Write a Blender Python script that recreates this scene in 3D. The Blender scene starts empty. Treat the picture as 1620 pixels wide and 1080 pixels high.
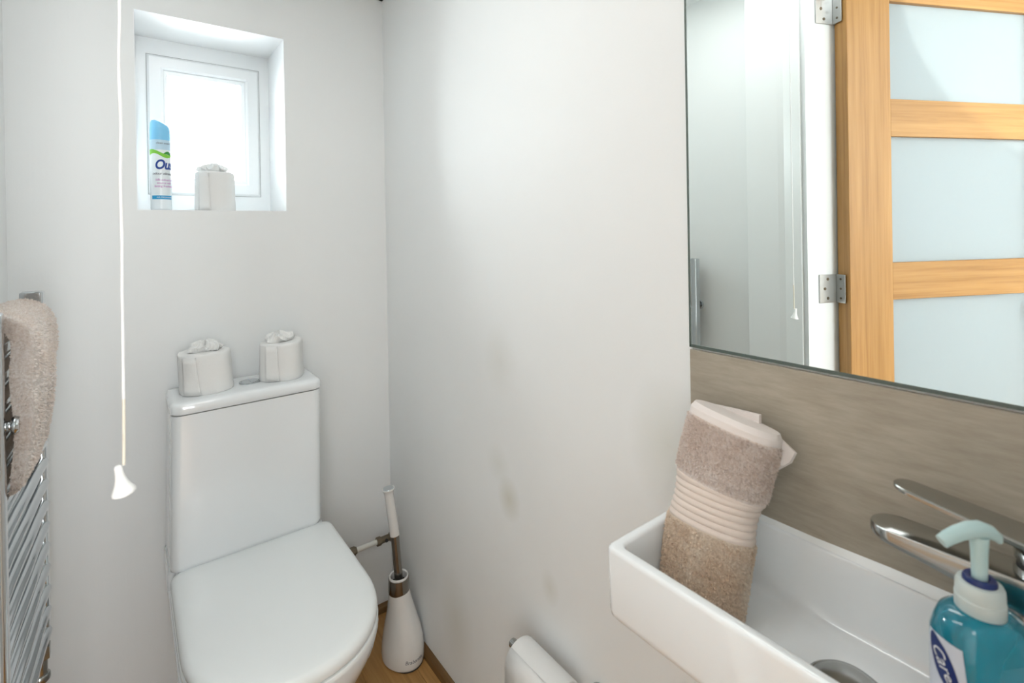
import bpy, bmesh, math, random
from mathutils import Vector, Matrix
import numpy as np
random.seed(7); rng = np.random.default_rng(7)
PI = math.pi
SC = bpy.context.scene
COL = SC.collection

# ------------------------------------------------------------------ camera, sky, lights, exposure
YAW, PITCH, ROLL = math.radians(37.33), math.radians(0.197), math.radians(-0.9606)
CAMH = 1.252
fw = Vector((math.sin(YAW)*math.cos(PITCH), math.cos(YAW)*math.cos(PITCH), -math.sin(PITCH)))
rt0 = Vector((math.cos(YAW), -math.sin(YAW), 0)); up0 = rt0.cross(fw)
rt = rt0*math.cos(ROLL) + up0*math.sin(ROLL); up = -rt0*math.sin(ROLL) + up0*math.cos(ROLL)
cd = bpy.data.cameras.new('camera'); cam = bpy.data.objects.new('camera', cd); COL.objects.link(cam)
cam.matrix_world = Matrix(((rt.x, up.x, -fw.x, 0), (rt.y, up.y, -fw.y, 0), (rt.z, up.z, -fw.z, CAMH), (0, 0, 0, 1)))
cd.sensor_width = 36; cd.lens = 798.8/1620*36; cd.shift_y = -(540-368.7)/1620
cd.clip_start = 0.02
cd.dof.use_dof = True; cd.dof.focus_distance = 1.3; cd.dof.aperture_fstop = 6.5
SC.camera = cam
SC.view_settings.view_transform = 'Standard'; SC.view_settings.look = 'None'
SC.view_settings.gamma = 1; SC.view_settings.use_curve_mapping = False
SC.view_settings.exposure = 1.28

w = bpy.data.worlds.new('world'); SC.world = w; w.use_nodes = True
bg = w.node_tree.nodes['Background']; bg.inputs[0].default_value = (0.90, 0.96, 1.0, 1); bg.inputs[1].default_value = 11.5

def area(name, loc, target, sx, sy, power, col=(1, 1, 1)):
    ld = bpy.data.lights.new(name, 'AREA'); ld.shape = 'RECTANGLE'; ld.size = sx; ld.size_y = sy
    ld.energy = power; ld.color = col
    o = bpy.data.objects.new(name, ld); COL.objects.link(o); o.location = loc
    o.rotation_euler = (Vector(target)-Vector(loc)).to_track_quat('-Z', 'Y').to_euler()
    return o
# daylight of the hall behind the open door, an added hall fill, and the small room's own ceiling light
area('hall_daylight', (-0.75, -1.45, 1.75), (0.25, 0.9, 0.9), 1.3, 1.3, 6.5, (0.95, 0.98, 1.0))
area('hall_rooflight', (-0.45, -0.5, 2.02), (-0.45, -0.5, 0), 0.6, 0.6, 1.5, (0.97, 0.99, 1.0))
hw = area('hall_fill_light', (0.13, -1.70, 1.20), (0.10, 1.2, 0.95), 0.55, 1.5, 17, (0.965, 0.98, 1.0))  # unseen fill added behind the camera to even out the low walls
area('room_ceiling_light', (0.12, 0.74, 2.03), (0.12, 0.76, 0), 0.26, 0.6, 1.1, (0.98, 0.99, 1.0))
sp_ = bpy.data.lights.new('hall_sun_patch', 'SPOT'); sp_.energy = 16; sp_.spot_size = math.radians(57); sp_.spot_blend = .10; sp_.shadow_soft_size = .01; sp_.color = (1, .99, .96)
so = bpy.data.objects.new('hall_sun_patch', sp_); COL.objects.link(so); so.location = (-.30, -.82, 1.98)
so.rotation_euler = (Vector((-.87, .20, 2.05))-Vector(so.location)).to_track_quat('-Z', 'Y').to_euler()
pl = area('window_portal', (0.2, 1.87, 1.58), (0.2, 0.5, 1.58), 0.36, 0.52, 1); pl.data.cycles.is_portal = True

# ------------------------------------------------------------------ materials
def mat(name, col, rough=0.5, metal=0.0, **kw):
    m = bpy.data.materials.new(name); m.use_nodes = True
    b = m.node_tree.nodes['Principled BSDF']
    b.inputs['Base Color'].default_value = (*col, 1); b.inputs['Roughness'].default_value = rough
    b.inputs['Metallic'].default_value = metal
    for k, v in kw.items():
        b.inputs[k.replace('_', ' ')].default_value = v
    return m
def nodes(m): return m.node_tree.nodes, m.node_tree.links, m.node_tree.nodes['Principled BSDF']
def coords(m, scale=(1, 1, 1), kind='Object', rot=(0, 0, 0)):
    n, l, b = nodes(m)
    tc = n.new('ShaderNodeTexCoord'); mp = n.new('ShaderNodeMapping')
    mp.inputs['Scale'].default_value = scale; mp.inputs['Rotation'].default_value = rot
    l.new(tc.outputs[kind], mp.inputs['Vector']); return mp.outputs['Vector']
def noise(m, vec, scale, detail=4, rough=0.5):
    n, l, b = nodes(m); t = n.new('ShaderNodeTexNoise')
    t.inputs['Scale'].default_value = scale; t.inputs['Detail'].default_value = detail
    t.inputs['Roughness'].default_value = rough; l.new(vec, t.inputs['Vector']); return t.outputs['Fac']
def ramp(m, fac, stops):
    n, l, b = nodes(m); r = n.new('ShaderNodeValToRGB'); l.new(fac, r.inputs['Fac'])
    e = r.color_ramp.elements
    while len(e) < len(stops): e.new(0.5)
    for i, (p, c) in enumerate(stops): e[i].position = p; e[i].color = (*c, 1)
    return r.outputs['Color']
def bump(m, fac, strength=0.2, dist=0.001):
    n, l, b = nodes(m); bp = n.new('ShaderNodeBump'); bp.inputs['Strength'].default_value = strength
    bp.inputs['Distance'].default_value = dist; l.new(fac, bp.inputs['Height'])
    l.new(bp.outputs['Normal'], b.inputs['Normal'])
def basecol(m, c): n, l, b = nodes(m); l.new(c, b.inputs['Base Color'])
def mixc(m, fac, a, c):
    n, l, b = nodes(m); x = n.new('ShaderNodeMix'); x.data_type = 'RGBA'
    if hasattr(fac, 'links'): l.new(fac, x.inputs[0])
    else: x.inputs[0].default_value = fac
    for s, v in ((6, a), (7, c)):
        if hasattr(v, 'links'): l.new(v, x.inputs[s])
        else: x.inputs[s].default_value = (*v, 1)
    return x.outputs[2]

WALLC = (0.80, 0.815, 0.80)
def wallmat(name, marks=()):
    m = mat(name, WALLC, 0.6); n, l, b = nodes(m)
    v = coords(m, (120, 120, 3)); f = noise(m, v, 1.0, 3)
    v2 = coords(m, (1, 1, 1)); f2 = noise(m, v2, 220, 2)
    ad = n.new('ShaderNodeMath'); ad.operation = 'ADD'; l.new(f, ad.inputs[0]); l.new(f2, ad.inputs[1])
    bump(m, ad.outputs[0], 0.12, 0.0008)
    f3 = noise(m, v2, 3.0, 3)
    col = ramp(m, f3, [(0.3, (0.868, 0.883, 0.875)), (0.7, (0.885, 0.90, 0.892))])
    # faint yellowish scuffs of the plaster, each with a place of its own
    for (x, y, z, rx, rz, amt) in marks:
        tc = n.new('ShaderNodeTexCoord'); mp = n.new('ShaderNodeMapping')
        l.new(tc.outputs['Object'], mp.inputs['Vector'])
        mp.inputs['Location'].default_value = (-x/rx, -y/rx, -z/rz)
        mp.inputs['Scale'].default_value = (1/rx, 1/rx, 1/rz)
        g = n.new('ShaderNodeTexGradient'); g.gradient_type = 'SPHERICAL'
        l.new(mp.outputs[0], g.inputs[0])
        mu = n.new('ShaderNodeMath'); mu.operation = 'MULTIPLY'; l.new(g.outputs['Fac'], mu.inputs[0]); mu.inputs[1].default_value = amt
        col = mixc(m, mu.outputs[0], col, (0.58, 0.56, 0.44))
    basecol(m, col)
    return m
M = {}
M['wall'] = wallmat('painted_plaster')
M['wall_marked'] = wallmat('marked_plaster', [(0.694, 0.939, 0.633, .045, .055, .55), (0.694, 0.967, 0.95, .07, .09, .18), (0.694, 0.98, 0.70, .05, .05, .2),
                                              (0.694, 0.800, 0.503, .030, .04, .30), (0.694, 0.50, 0.90, .085, .12, .38), (0.694, 1.19, 0.20, .09, .14, .3)])
M['gloss_white'] = mat('gloss_paint', (0.90, 0.92, 0.91), 0.3)
M['lining_white'] = mat('lining_paint', (0.76, 0.785, 0.79), 0.35)
M['ceiling'] = mat('ceiling_paint', (0.88, 0.89, 0.88), 0.8)
M['upvc'] = mat('window_plastic', (0.92, 0.945, 0.95), 0.25)
M['reveal'] = mat('reveal_paint', (0.93, 0.94, 0.94), 0.45)
M['gasket'] = mat('gasket', (0.42, 0.43, 0.43), 0.6)
M['ceramic'] = mat('glazed_ceramic', (0.89, 0.92, 0.93), 0.12, Coat_Weight=0.6, Coat_Roughness=0.03)
M['seat'] = mat('seat_plastic', (0.91, 0.94, 0.93), 0.22, Coat_Weight=0.3, Coat_Roughness=0.1)
M['chrome'] = mat('chrome', (0.60, 0.63, 0.65), 0.07, 1.0)
M['tapchrome'] = mat('tap_chrome', (0.44, 0.45, 0.44), 0.2, 1.0)
M['brushed'] = mat('brushed_steel', (0.27, 0.25, 0.225), 0.18, 1.0)
M['steel'] = mat('hinge_steel', (0.62, 0.63, 0.63), 0.3, 1.0)
M['dark'] = mat('dark_hole', (0.03, 0.03, 0.03), 0.6)
M['brass'] = mat('tarnished_brass', (0.22, 0.18, 0.13), 0.3, 1.0)
M['pipepaint'] = mat('painted_pipe', (0.80, 0.79, 0.72), 0.35)
M['white_plastic'] = mat('white_plastic', (0.86, 0.87, 0.85), 0.25, Coat_Weight=0.3)
M['brushwhite'] = mat('holder_white', (0.82, 0.81, 0.78), 0.15, Coat_Weight=0.5)
M['cord'] = mat('cord', (0.86, 0.87, 0.87), 0.6)
M['cordlow'] = mat('aged_cord', (0.76, 0.71, 0.60), 0.7)
M['navy'] = mat('navy_print', (0.004, 0.02, 0.13), 0.3)
M['navyink'] = mat('navy_ink', (0.005, 0.045, 0.26), 0.5)
M['skyink'] = mat('sky_ink', (0.02, 0.33, 0.62), 0.5)
M['pinkink'] = mat('pink_ink', (0.55, 0.22, 0.52), 0.5)
M['greyink'] = mat('grey_ink', (0.12, 0.13, 0.16), 0.5)
M['whiteink'] = mat('white_ink', (0.75, 0.78, 0.80), 0.4)
M['green'] = mat('leaf_ink', (0.22, 0.58, 0.05), 0.5); M['darkgreen'] = mat('dark_leaf_ink', (0.03, 0.25, 0.04), 0.5)
M['edgeshade'] = mat('edge_reflection_tone', (0.10, 0.13, 0.115), 0.25)
M['rubber'] = mat('rubber', (0.02, 0.02, 0.02), 0.6)

# paper
m = mat('tissue_paper', (0.84, 0.84, 0.82), 0.95); v = coords(m); bump(m, noise(m, v, 90, 5), 0.35, 0.002); M['paper'] = m
# oak, grain along local axis
def oak(name, axis, tint=(1, 1, 1), dark=1.0):
    m = mat(name, (0.6, 0.35, 0.15), 0.42)
    s = [70, 70, 70]; s[axis] = 2.2
    v = coords(m, tuple(s)); f = noise(m, v, 1.3, 6, 0.6)
    s2 = [14, 14, 14]; s2[axis] = 0.9
    v2 = coords(m, tuple(s2)); f2 = noise(m, v2, 1.0, 3)
    c1 = ramp(m, f, [(0.30, (0.45*dark, 0.222*dark, 0.062*dark)), (0.50, (0.58*dark, 0.305*dark, 0.095*dark)), (0.72, (0.66*dark, 0.375*dark, 0.13*dark))])
    c2 = ramp(m, f2, [(0.35, (0.86, 0.84, 0.80)), (0.65, (1.0, 1.0, 1.0))])
    n, l, b = nodes(m); x = n.new('ShaderNodeMix'); x.data_type = 'RGBA'; x.blend_type = 'MULTIPLY'; x.inputs[0].default_value = 1
    l.new(c1, x.inputs[6]); l.new(c2, x.inputs[7]); l.new(x.outputs[2], b.inputs['Base Color'])
    bump(m, f, 0.15, 0.0006); return m
M['oak_v'] = oak('oak_vertical', 2, dark=.80); M['oak_h'] = oak('oak_rail', 0, dark=.76)
M['floor_oak'] = oak('floor_oak', 1, dark=0.78)
M['bead_oak'] = oak('bead_oak', 1, dark=0.30)
M['bead_oak_x'] = oak('bead_oak_x', 0, dark=0.30)
# stone-look splashback tile
m = mat('stone_tile', (0.4, 0.35, 0.28), 0.45)
v = coords(m, (60, 9, 60)); f = noise(m, v, 2.2, 6, 0.65)
v2 = coords(m, (6, 5, 14)); f2 = noise(m, v2, 1.0, 4)
c = ramp(m, f, [(0.3, (0.385, 0.335, 0.26)), (0.7, (0.49, 0.44, 0.355))])
c2 = ramp(m, f2, [(0.35, (0.88, 0.88, 0.88)), (0.65, (1, 1, 1))])
n, l, b = nodes(m); x = n.new('ShaderNodeMix'); x.data_type = 'RGBA'; x.blend_type = 'MULTIPLY'; x.inputs[0].default_value = 1
l.new(c, x.inputs[6]); l.new(c2, x.inputs[7]); l.new(x.outputs[2], b.inputs['Base Color']); bump(m, f, 0.1, 0.0005)
M['tile'] = m
# terry
def terry(name, a, c):
    m = mat(name, a, 0.95, Sheen_Weight=0.3); v = coords(m)
    f = noise(m, v, 22, 3); f2 = noise(m, v, 500, 2)
    col = ramp(m, f, [(0.38, a), (0.62, c)]); f4 = noise(m, v, 330, 2)
    dk = ramp(m, f4, [(0.35, (0.85, 0.81, 0.77)), (0.62, (1, 1, 1))]); n, l, b = nodes(m)
    x = n.new('ShaderNodeMix'); x.data_type = 'RGBA'; x.blend_type = 'MULTIPLY'; x.inputs[0].default_value = 1
    l.new(col, x.inputs[6]); l.new(dk, x.inputs[7]); basecol(m, x.outputs[2]); bump(m, f2, 0.6, 0.002)
    t = n.new('ShaderNodeBsdfTranslucent'); l.new(x.outputs[2], t.inputs[0]); mx = n.new('ShaderNodeMixShader'); mx.inputs[0].default_value = 0.35
    l.new(b.outputs[0], mx.inputs[1]); l.new(t.outputs[0], mx.inputs[2]); l.new(mx.outputs[0], n['Material Output'].inputs[0]); return m
M['terry_pink'] = terry('terry_pink', (0.90, 0.79, 0.72), (0.96, 0.88, 0.83))
M['terry_tan'] = terry('terry_tan', (0.91, 0.75, 0.59), (0.95, 0.85, 0.73))
M['terry_rad'] = terry('terry_bath', (0.93, 0.85, 0.79), (0.96, 0.91, 0.87))
m = mat('towel_weave', (0.76, 0.65, 0.575), 0.9); v = coords(m); bump(m, noise(m, v, 900, 2), 0.3, 0.0008); M['weave'] = m
M['hem'] = mat('towel_hem', (0.82, 0.75, 0.71), 0.9)
# mirror silver
M['mirror'] = mat('mirror_silver', (0.90, 0.945, 0.92), 0.0, 1.0)
# thin clear window pane
m = bpy.data.materials.new('window_glass'); m.use_nodes = True; n, l = m.node_tree.nodes, m.node_tree.links
n.remove(n['Principled BSDF']); tr = n.new('ShaderNodeBsdfTransparent'); tr.inputs[0].default_value = (0.97, 0.985, 0.98, 1)
gl = n.new('ShaderNodeBsdfGlossy'); gl.inputs['Roughness'].default_value = 0.02; fr = n.new('ShaderNodeFresnel'); fr.inputs[0].default_value = 1.45
mx = n.new('ShaderNodeMixShader'); l.new(fr.outputs[0], mx.inputs[0]); l.new(tr.outputs[0], mx.inputs[1]); l.new(gl.outputs[0], mx.inputs[2])
l.new(mx.outputs[0], n['Material Output'].inputs[0]); M['glass'] = m
# frosted door glass
m = bpy.data.materials.new('frosted_glass'); m.use_nodes = True; n, l = m.node_tree.nodes, m.node_tree.links
b = n['Principled BSDF']; b.inputs['Base Color'].default_value = (0.56, 0.63, 0.665, 1); b.inputs['Roughness'].default_value = 0.35
tl = n.new('ShaderNodeBsdfTranslucent'); tl.inputs[0].default_value = (0.62, 0.69, 0.72, 1)
mx = n.new('ShaderNodeMixShader'); mx.inputs[0].default_value = 0.45; l.new(b.outputs[0], mx.inputs[1]); l.new(tl.outputs[0], mx.inputs[2])
l.new(mx.outputs[0], n['Material Output'].inputs[0]); M['frosted'] = m
# soap
M['soap'] = mat('soap_liquid', (0.0, 0.36, 0.50), 0.06, Transmission_Weight=0.6, IOR=1.34, Coat_Weight=0.8, Coat_Roughness=0.03)
M['pump'] = mat('pump_plastic', (0.62, 0.84, 0.84), 0.3, Transmission_Weight=0.25, Coat_Weight=0.4)
M['collar'] = mat('collar_plastic', (0.66, 0.74, 0.72), 0.35, Transmission_Weight=0.15)
M['label'] = mat('label_film', (0.55, 0.60, 0.68), 0.25)
M['canbody'] = mat('can_white', (0.80, 0.86, 0.88), 0.2, Coat_Weight=0.5)
M['cancap'] = mat('can_cap', (0.22, 0.58, 0.86), 0.3)
M['canshoulder'] = mat('can_shoulder', (0.50, 0.68, 0.80), 0.3)

# ------------------------------------------------------------------ helpers
def wloc(o):
    v = Vector((0, 0, 0))
    while o: v += o.location; o = o.parent
    return v
def obj(name, data, material, parent=None, smooth=True, loc=None):
    """data: a bmesh or (verts, faces) in world coordinates; the object origin goes to the parent's place"""
    me = bpy.data.meshes.new(name)
    if isinstance(data, tuple):
        me.from_pydata([tuple(p) for p in data[0]], [], [tuple(f) for f in data[1]]); me.validate()
        bm = bmesh.new(); bm.from_mesh(me); bmesh.ops.recalc_face_normals(bm, faces=bm.faces[:]); bm.to_mesh(me); bm.free()
    else:
        bmesh.ops.recalc_face_normals(data, faces=data.faces[:]); data.to_mesh(me); data.free()
    off = Vector(loc) if loc is not None else (wloc(parent) if parent else Vector((0, 0, 0)))
    me.transform(Matrix.Translation(-off))
    if isinstance(material, (list, tuple)):
        for x in material: me.materials.append(x)
    else: me.materials.append(material)
    if smooth:
        for p in me.polygons: p.use_smooth = True
    o = bpy.data.objects.new(name, me); COL.objects.link(o)
    if parent: o.parent = parent; o.location = off - wloc(parent)
    else: o.location = off
    if smooth:
        try: me.set_sharp_from_angle(angle=math.radians(38))
        except Exception: pass
    return o
def thing(name, label, cat, loc, group=None):
    o = bpy.data.objects.new(name, None); COL.objects.link(o); o.location = loc; o.empty_display_size = .02
    o['label'] = label; o['category'] = cat
    if group: o['group'] = group
    return o
def struct(name, data, material, smooth=False):
    o = obj(name, data, material, None, smooth); o['kind'] = 'structure'; return o
def box(x0, x1, y0, y1, z0, z1, bev=0.0, seg=2, bm=None):
    bm2 = bmesh.new()
    r = bmesh.ops.create_cube(bm2, size=1)
    for v in bm2.verts:
        v.co = Vector(((x0+x1)/2+v.co.x*(x1-x0), (y0+y1)/2+v.co.y*(y1-y0), (z0+z1)/2+v.co.z*(z1-z0)))
    if bev: bmesh.ops.bevel(bm2, geom=bm2.edges[:], offset=bev, segments=seg, affect='EDGES', profile=0.5)
    if bm is None: return bm2
    me = bpy.data.meshes.new('t'); bm2.to_mesh(me); bm2.free(); bm.from_mesh(me); bpy.data.meshes.remove(me); return bm
def join(*bms):
    out = bmesh.new()
    for b_ in bms:
        me = bpy.data.meshes.new('t'); b_.to_mesh(me); b_.free(); out.from_mesh(me); bpy.data.meshes.remove(me)
    return out
def xf(bm, mt): bmesh.ops.transform(bm, matrix=mt, verts=bm.verts[:]); return bm
def loft(rings, cap=True, close=True):
    """rings: list of equal length point lists"""
    vs = []; fs = []; n = len(rings[0])
    for r in rings: vs += [tuple(p) for p in r]
    for i in range(len(rings)-1):
        for j in range(n if close else n-1):
            a = i*n+j; b_ = i*n+(j+1) % n
            fs.append((a, b_, b_+n, a+n))
    if cap:
        fs.append(tuple(range(n))[::-1]); k = (len(rings)-1)*n; fs.append(tuple(range(k, k+n)))
    return vs, fs
def tobm(d):
    me = bpy.data.meshes.new('t'); me.from_pydata([tuple(p) for p in d[0]], [], [tuple(f) for f in d[1]]); me.validate()
    bm = bmesh.new(); bm.from_mesh(me); bpy.data.meshes.remove(me); return bm
def lathe(profile, cx, cy, seg=48, sx=1, sy=1, cap=True):
    return tobm(loft([[(cx+r*sx*math.cos(2*PI*i/seg), cy+r*sy*math.sin(2*PI*i/seg), z) for i in range(seg)] for r, z in profile], cap))
def frame(d):
    d = Vector(d).normalized(); a = Vector((0, 0, 1)) if abs(d.z) < .9 else Vector((1, 0, 0))
    u = d.cross(a).normalized(); v = u.cross(d).normalized(); return u, v
def tube(pts, r, seg=16, cap=True):
    pts = [Vector(p) for p in pts]; rings = []
    u, v = frame(pts[1]-pts[0])
    for i, p in enumerate(pts):
        d = (pts[min(i+1, len(pts)-1)]-pts[max(i-1, 0)]).normalized()
        u = (u-d*u.dot(d)).normalized(); v = d.cross(u).normalized()
        rr = r[i] if isinstance(r, (list, tuple)) else r
        rings.append([p+u*rr*math.cos(2*PI*k/seg)+v*rr*math.sin(2*PI*k/seg) for k in range(seg)])
    return tobm(loft(rings, cap))
def cylp(a, b_, r, seg=24, bev=0.0):
    a, b_ = Vector(a), Vector(b_); d = (b_-a)
    L = d.length; dn = d/L
    if bev: return tube([a, a+dn*bev*.01, a+dn*bev, b_-dn*bev, b_-dn*bev*.01, b_], [max(r-bev, 1e-5)]+[r-bev*.7, r, r, r-bev*.7]+[max(r-bev, 1e-5)], seg)
    return tube([a, b_], r, seg)
def prism(poly, z0, z1):
    return loft([[(x, y, z0) for x, y in poly], [(x, y, z1) for x, y in poly]])
def rrect(x0, x1, y0, y1, r, z, k=6):
    """rounded rectangle ring, counter-clockwise; r may be a 4-tuple (x1y1, x0y1, x0y0, x1y0)"""
    if not isinstance(r, (tuple, list)): r = (r,)*4
    out = []
    for (cx, cy, a0, rr) in ((x1-r[0], y1-r[0], 0, r[0]), (x0+r[1], y1-r[1], 90, r[1]), (x0+r[2], y0+r[2], 180, r[2]), (x1-r[3], y0+r[3], 270, r[3])):
        for i in range(k+1):
            a = math.radians(a0+90*i/k); out.append((cx+rr*math.cos(a), cy+rr*math.sin(a), z))
    return out
def text_mesh(s, size, material, name, parent, fn, shear=0.0, extrude=0.0002, spacing=1.0, bold=0.0):
    """lettering laid flat then mapped point by point onto its surface by fn(x, y, h) -> world point"""
    cu = bpy.data.curves.new('t', 'FONT'); cu.body = s; cu.size = size; cu.align_x = 'CENTER'; cu.align_y = 'CENTER'
    cu.shear = shear; cu.extrude = extrude; cu.space_character = spacing; cu.offset = bold; cu.resolution_u = 4
    o = bpy.data.objects.new('t', cu); COL.objects.link(o)
    dg = bpy.context.evaluated_depsgraph_get(); me = bpy.data.meshes.new_from_object(o.evaluated_get(dg))
    bpy.data.objects.remove(o)
    bm = bmesh.new(); bm.from_mesh(me); bpy.data.meshes.remove(me)
    bmesh.ops.subdivide_edges(bm, edges=[e for e in bm.edges if e.calc_length() > size*.12], cuts=2)
    bmesh.ops.triangulate(bm, faces=bm.faces[:])
    for v in bm.verts: v.co = Vector(fn(v.co.x, v.co.y, v.co.z))
    return obj(name, bm, material, parent, smooth=False)
def fuzz(name, fn, us, vs, count, length, width, material, parent, jit=0.6, face=None):
    """short loops of pile over the surface fn(u, v); one object, nobody could count them"""
    V = []; F = []
    for i in range(count):
        u = us[0]+(us[1]-us[0])*rng.random(); v = vs[0]+(vs[1]-vs[0])*rng.random()
        p = fn(u, v); e = 1e-3
        nrm = (fn(u, v+e)-p).cross(fn(u+e, v)-p)
        if nrm.length < 1e-12: continue
        nrm.normalize()
        if face is not None and nrm.dot(face) < 0: nrm = -nrm
        t = Vector(rng.normal(size=3)); t = (t-nrm*t.dot(nrm)).normalized()
        d = (nrm+Vector(rng.normal(size=3))*jit*.45+Vector((0, 0, -.25))).normalized()
        L = length*(.6+.7*rng.random()); k = len(V)
        a = p-nrm*.0006
        s_ = t*width*.5; mid = a+d*L*.6+nrm*L*.1; tip = a+d*L+Vector(rng.normal(size=3))*L*.15
        V += [a-s_, a+s_, mid+s_*.9, mid-s_*.9, tip]; F += [(k, k+1, k+2, k+3), (k+3, k+2, k+4)]
    me = bpy.data.meshes.new(name); off = wloc(parent)
    me.from_pydata([tuple(x-off) for x in V], [], F); me.materials.append(material)
    for p in me.polygons: p.use_smooth = True
    o = bpy.data.objects.new(name, me); COL.objects.link(o); o.parent = parent; o['kind'] = 'stuff'; return o
def smoothnoise(seed):
    r = random.Random(seed); ks = [(r.uniform(1, 4), r.uniform(1, 4), r.uniform(0, 6.28), r.uniform(.4, 1)) for _ in range(7)]
    return lambda a, b_: sum(w_*math.sin(k1*a+k2*b_+ph) for k1, k2, ph, w_ in ks)/3.5

# ------------------------------------------------------------------ dimensions (metres)
A, B, CEIL = 0.694, 1.61, 2.042      # right wall plane, back wall plane, ceiling
XL = -0.2175                         # left wall plane
J0 = Vector((-0.110, 0.613)); EV = Vector((0.358, -0.934)).normalized(); LV = Vector((-0.934, -0.358)).normalized()
def jp(t, s): q = J0+EV*t+LV*s; return (q.x, q.y)      # along the door wall, through the door wall

# ------------------------------------------------------------------ room shell
WX0, WX1, WZ0, WZ1 = 0.0215, 0.382, 1.3225, 1.8385
bw = join(box(-0.45, WX0, B, B+.27, -0.02, CEIL+.02), box(WX1, A+.12, B, B+.27, -0.02, CEIL+.02),
          box(WX0, WX1, B, B+.27, -0.02, WZ0), box(WX0, WX1, B, B+.27, WZ1, CEIL+.02))
struct('wall_back', bw, M['wall'])
struct('wall_right', box(A, A+.12, -0.13, B, -0.02, CEIL+.02), M['wall_marked'])
struct('wall_left', prism([(XL, B), (XL, .829), (-.163, .806), (-.1325, .698), jp(-.002, .012), jp(-.002, .095), (-.30, .74), (-.45, .90), (-.45, B)], -0.02, CEIL+.02), M['wall'])
struct('wall_near', prism([jp(.775, .0), (A+.12, -0.13), (A+.12, -.26), jp(.92, .10), jp(.775, .095)], -0.02, CEIL+.02), M['wall'])
struct('ceiling', box(-1.6, A+.12, -1.8, B+.27, CEIL, CEIL+.05), M['ceiling'])
struct('trim_3', join(box(0.55, A, B-.012, B, CEIL-.010, CEIL), box(A-.012, A, 1.3, B, CEIL-.010, CEIL)), M['pipepaint'])
# hall beyond the door
struct('wall_hall_left', box(-1.6, -1.5, -1.8, 1.2, -0.02, CEIL+.02), M['wall'])
struct('wall_hall_rear', box(-1.6, A+.12, -1.9, -1.8, -0.02, CEIL+.02), M['wall'])
struct('wall_hall_far', box(-1.6, -.33, .95, 1.05, -0.02, CEIL+.02), M['wall'])
struct('wall_hall_right', box(A+.12, A+.22, -1.8, -.13, -0.02, CEIL+.02), M['wall'])
# floor of single laminate planks
fl = struct('floor', box(-1.6, A+.12, -1.9, B+.1, -0.03, -0.009), M['dark'])
PW, PLN = 0.132, 0.98
pm = {}
ix = 0; x = A-.05
while x > -1.6:
    x0 = x-PW; y = B+.05-(ix % 3)*.31
    yy = B+.05; cuts = [B+.05]
    c = B+.05-((ix*.37) % 1)*PLN
    while c > -1.8: cuts.append(c); c -= PLN
    cuts.append(-1.8)
    for a_, c_ in zip(cuts[:-1], cuts[1:]):
        if a_-c_ < .02: continue
        o = obj('plank', box(x0+.0004, x-.0004, c_+.0004, a_-.0004, -.009, 0.0, .0008, 1), M['floor_oak'], fl, smooth=False, loc=((x0+x)/2, c_-ix*.7, -.009*1))
    x = x0; ix += 1
obj('plank', box(A-.05+.0004, A, -.1, B, -.009, 0, .0008, 1), M['floor_oak'], fl, smooth=False)
# quarter round bead along the foot of the walls
def bead(pts_fn): 
    prof = [(0, 0), (.018, 0), (.0175, .008), (.0145, .0155), (.008, .0205), (.003, .022), (0, .022)]
    return [pts_fn(d, z) for d, z in prof]
struct('baseboard_back', loft([[(XL, B-d, z) for d, z in [(0, 0), (.018, 0), (.0175, .008), (.0145, .0155), (.008, .0205), (.003, .022), (0, .022)]],
                               [(A, B-d, z) for d, z in [(0, 0), (.018, 0), (.0175, .008), (.0145, .0155), (.008, .0205), (.003, .022), (0, .022)]]]), M['bead_oak_x'])
struct('baseboard_right', loft([[(A-d, B-.016, z) for d, z in [(0, 0), (.018, 0), (.0175, .008), (.0145, .0155), (.008, .0205), (.003, .022), (0, .022)]],
                                [(A-d, -.12, z) for d, z in [(0, 0), (.018, 0), (.0175, .008), (.0145, .0155), (.008, .0205), (.003, .022), (0, .022)]]]), M['bead_oak'])

# ------------------------------------------------------------------ window
def frame_ring(x0, x1, z0, z1, wd, ya, yb, cham=.004):
    wl, wr, wb, wt = wd if isinstance(wd, tuple) else (wd,)*4
    """mitred rectangular frame standing in the wall, front at ya"""
    out = bmesh.new(); O = [(x0, z0), (x1, z0), (x1, z1), (x0, z1)]; I = [(x0+wl, z0+wb), (x1-wr, z0+wb), (x1-wr, z1-wt), (x0+wl, z1-wt)]
    c = cham; O2 = [(x0+c, z0+c), (x1-c, z0+c), (x1-c, z1-c), (x0+c, z1-c)]; I2 = [(x0+wl-c, z0+wb-c), (x1-wr+c, z0+wb-c), (x1-wr+c, z1-wt+c), (x0+wl-c, z1-wt+c)]
    loops = [[(p, yb) for p in O], [(p, ya+c) for p in O], [(p, ya) for p in O2], [(p, ya) for p in I2], [(p, ya+c) for p in I], [(p, yb) for p in I]]
    vs = [(p[0], y, p[1]) for L in loops for p, y in L]; fs = []
    for i in range(len(loops)):
        k = (i+1) % len(loops)
        for j in range(4): fs.append((i*4+j, i*4+(j+1) % 4, k*4+(j+1) % 4, k*4+j))
    return tobm((vs, fs))
FY = B+.205
win = struct('window_1', frame_ring(WX0, WX1, WZ0, WZ1, (.0315, .032, .057, .050), FY, FY+.06, .002), M['upvc'])
obj('casement', frame_ring(.0525, .3505, 1.379, 1.789, .040, FY-.006, FY+.05, .006), M['upvc'], win, smooth=False)
obj('glazing_bead', frame_ring(.0865, .3175, 1.413, 1.754, .016, FY+.002, FY+.03, .007), M['upvc'], win, smooth=False)
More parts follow.
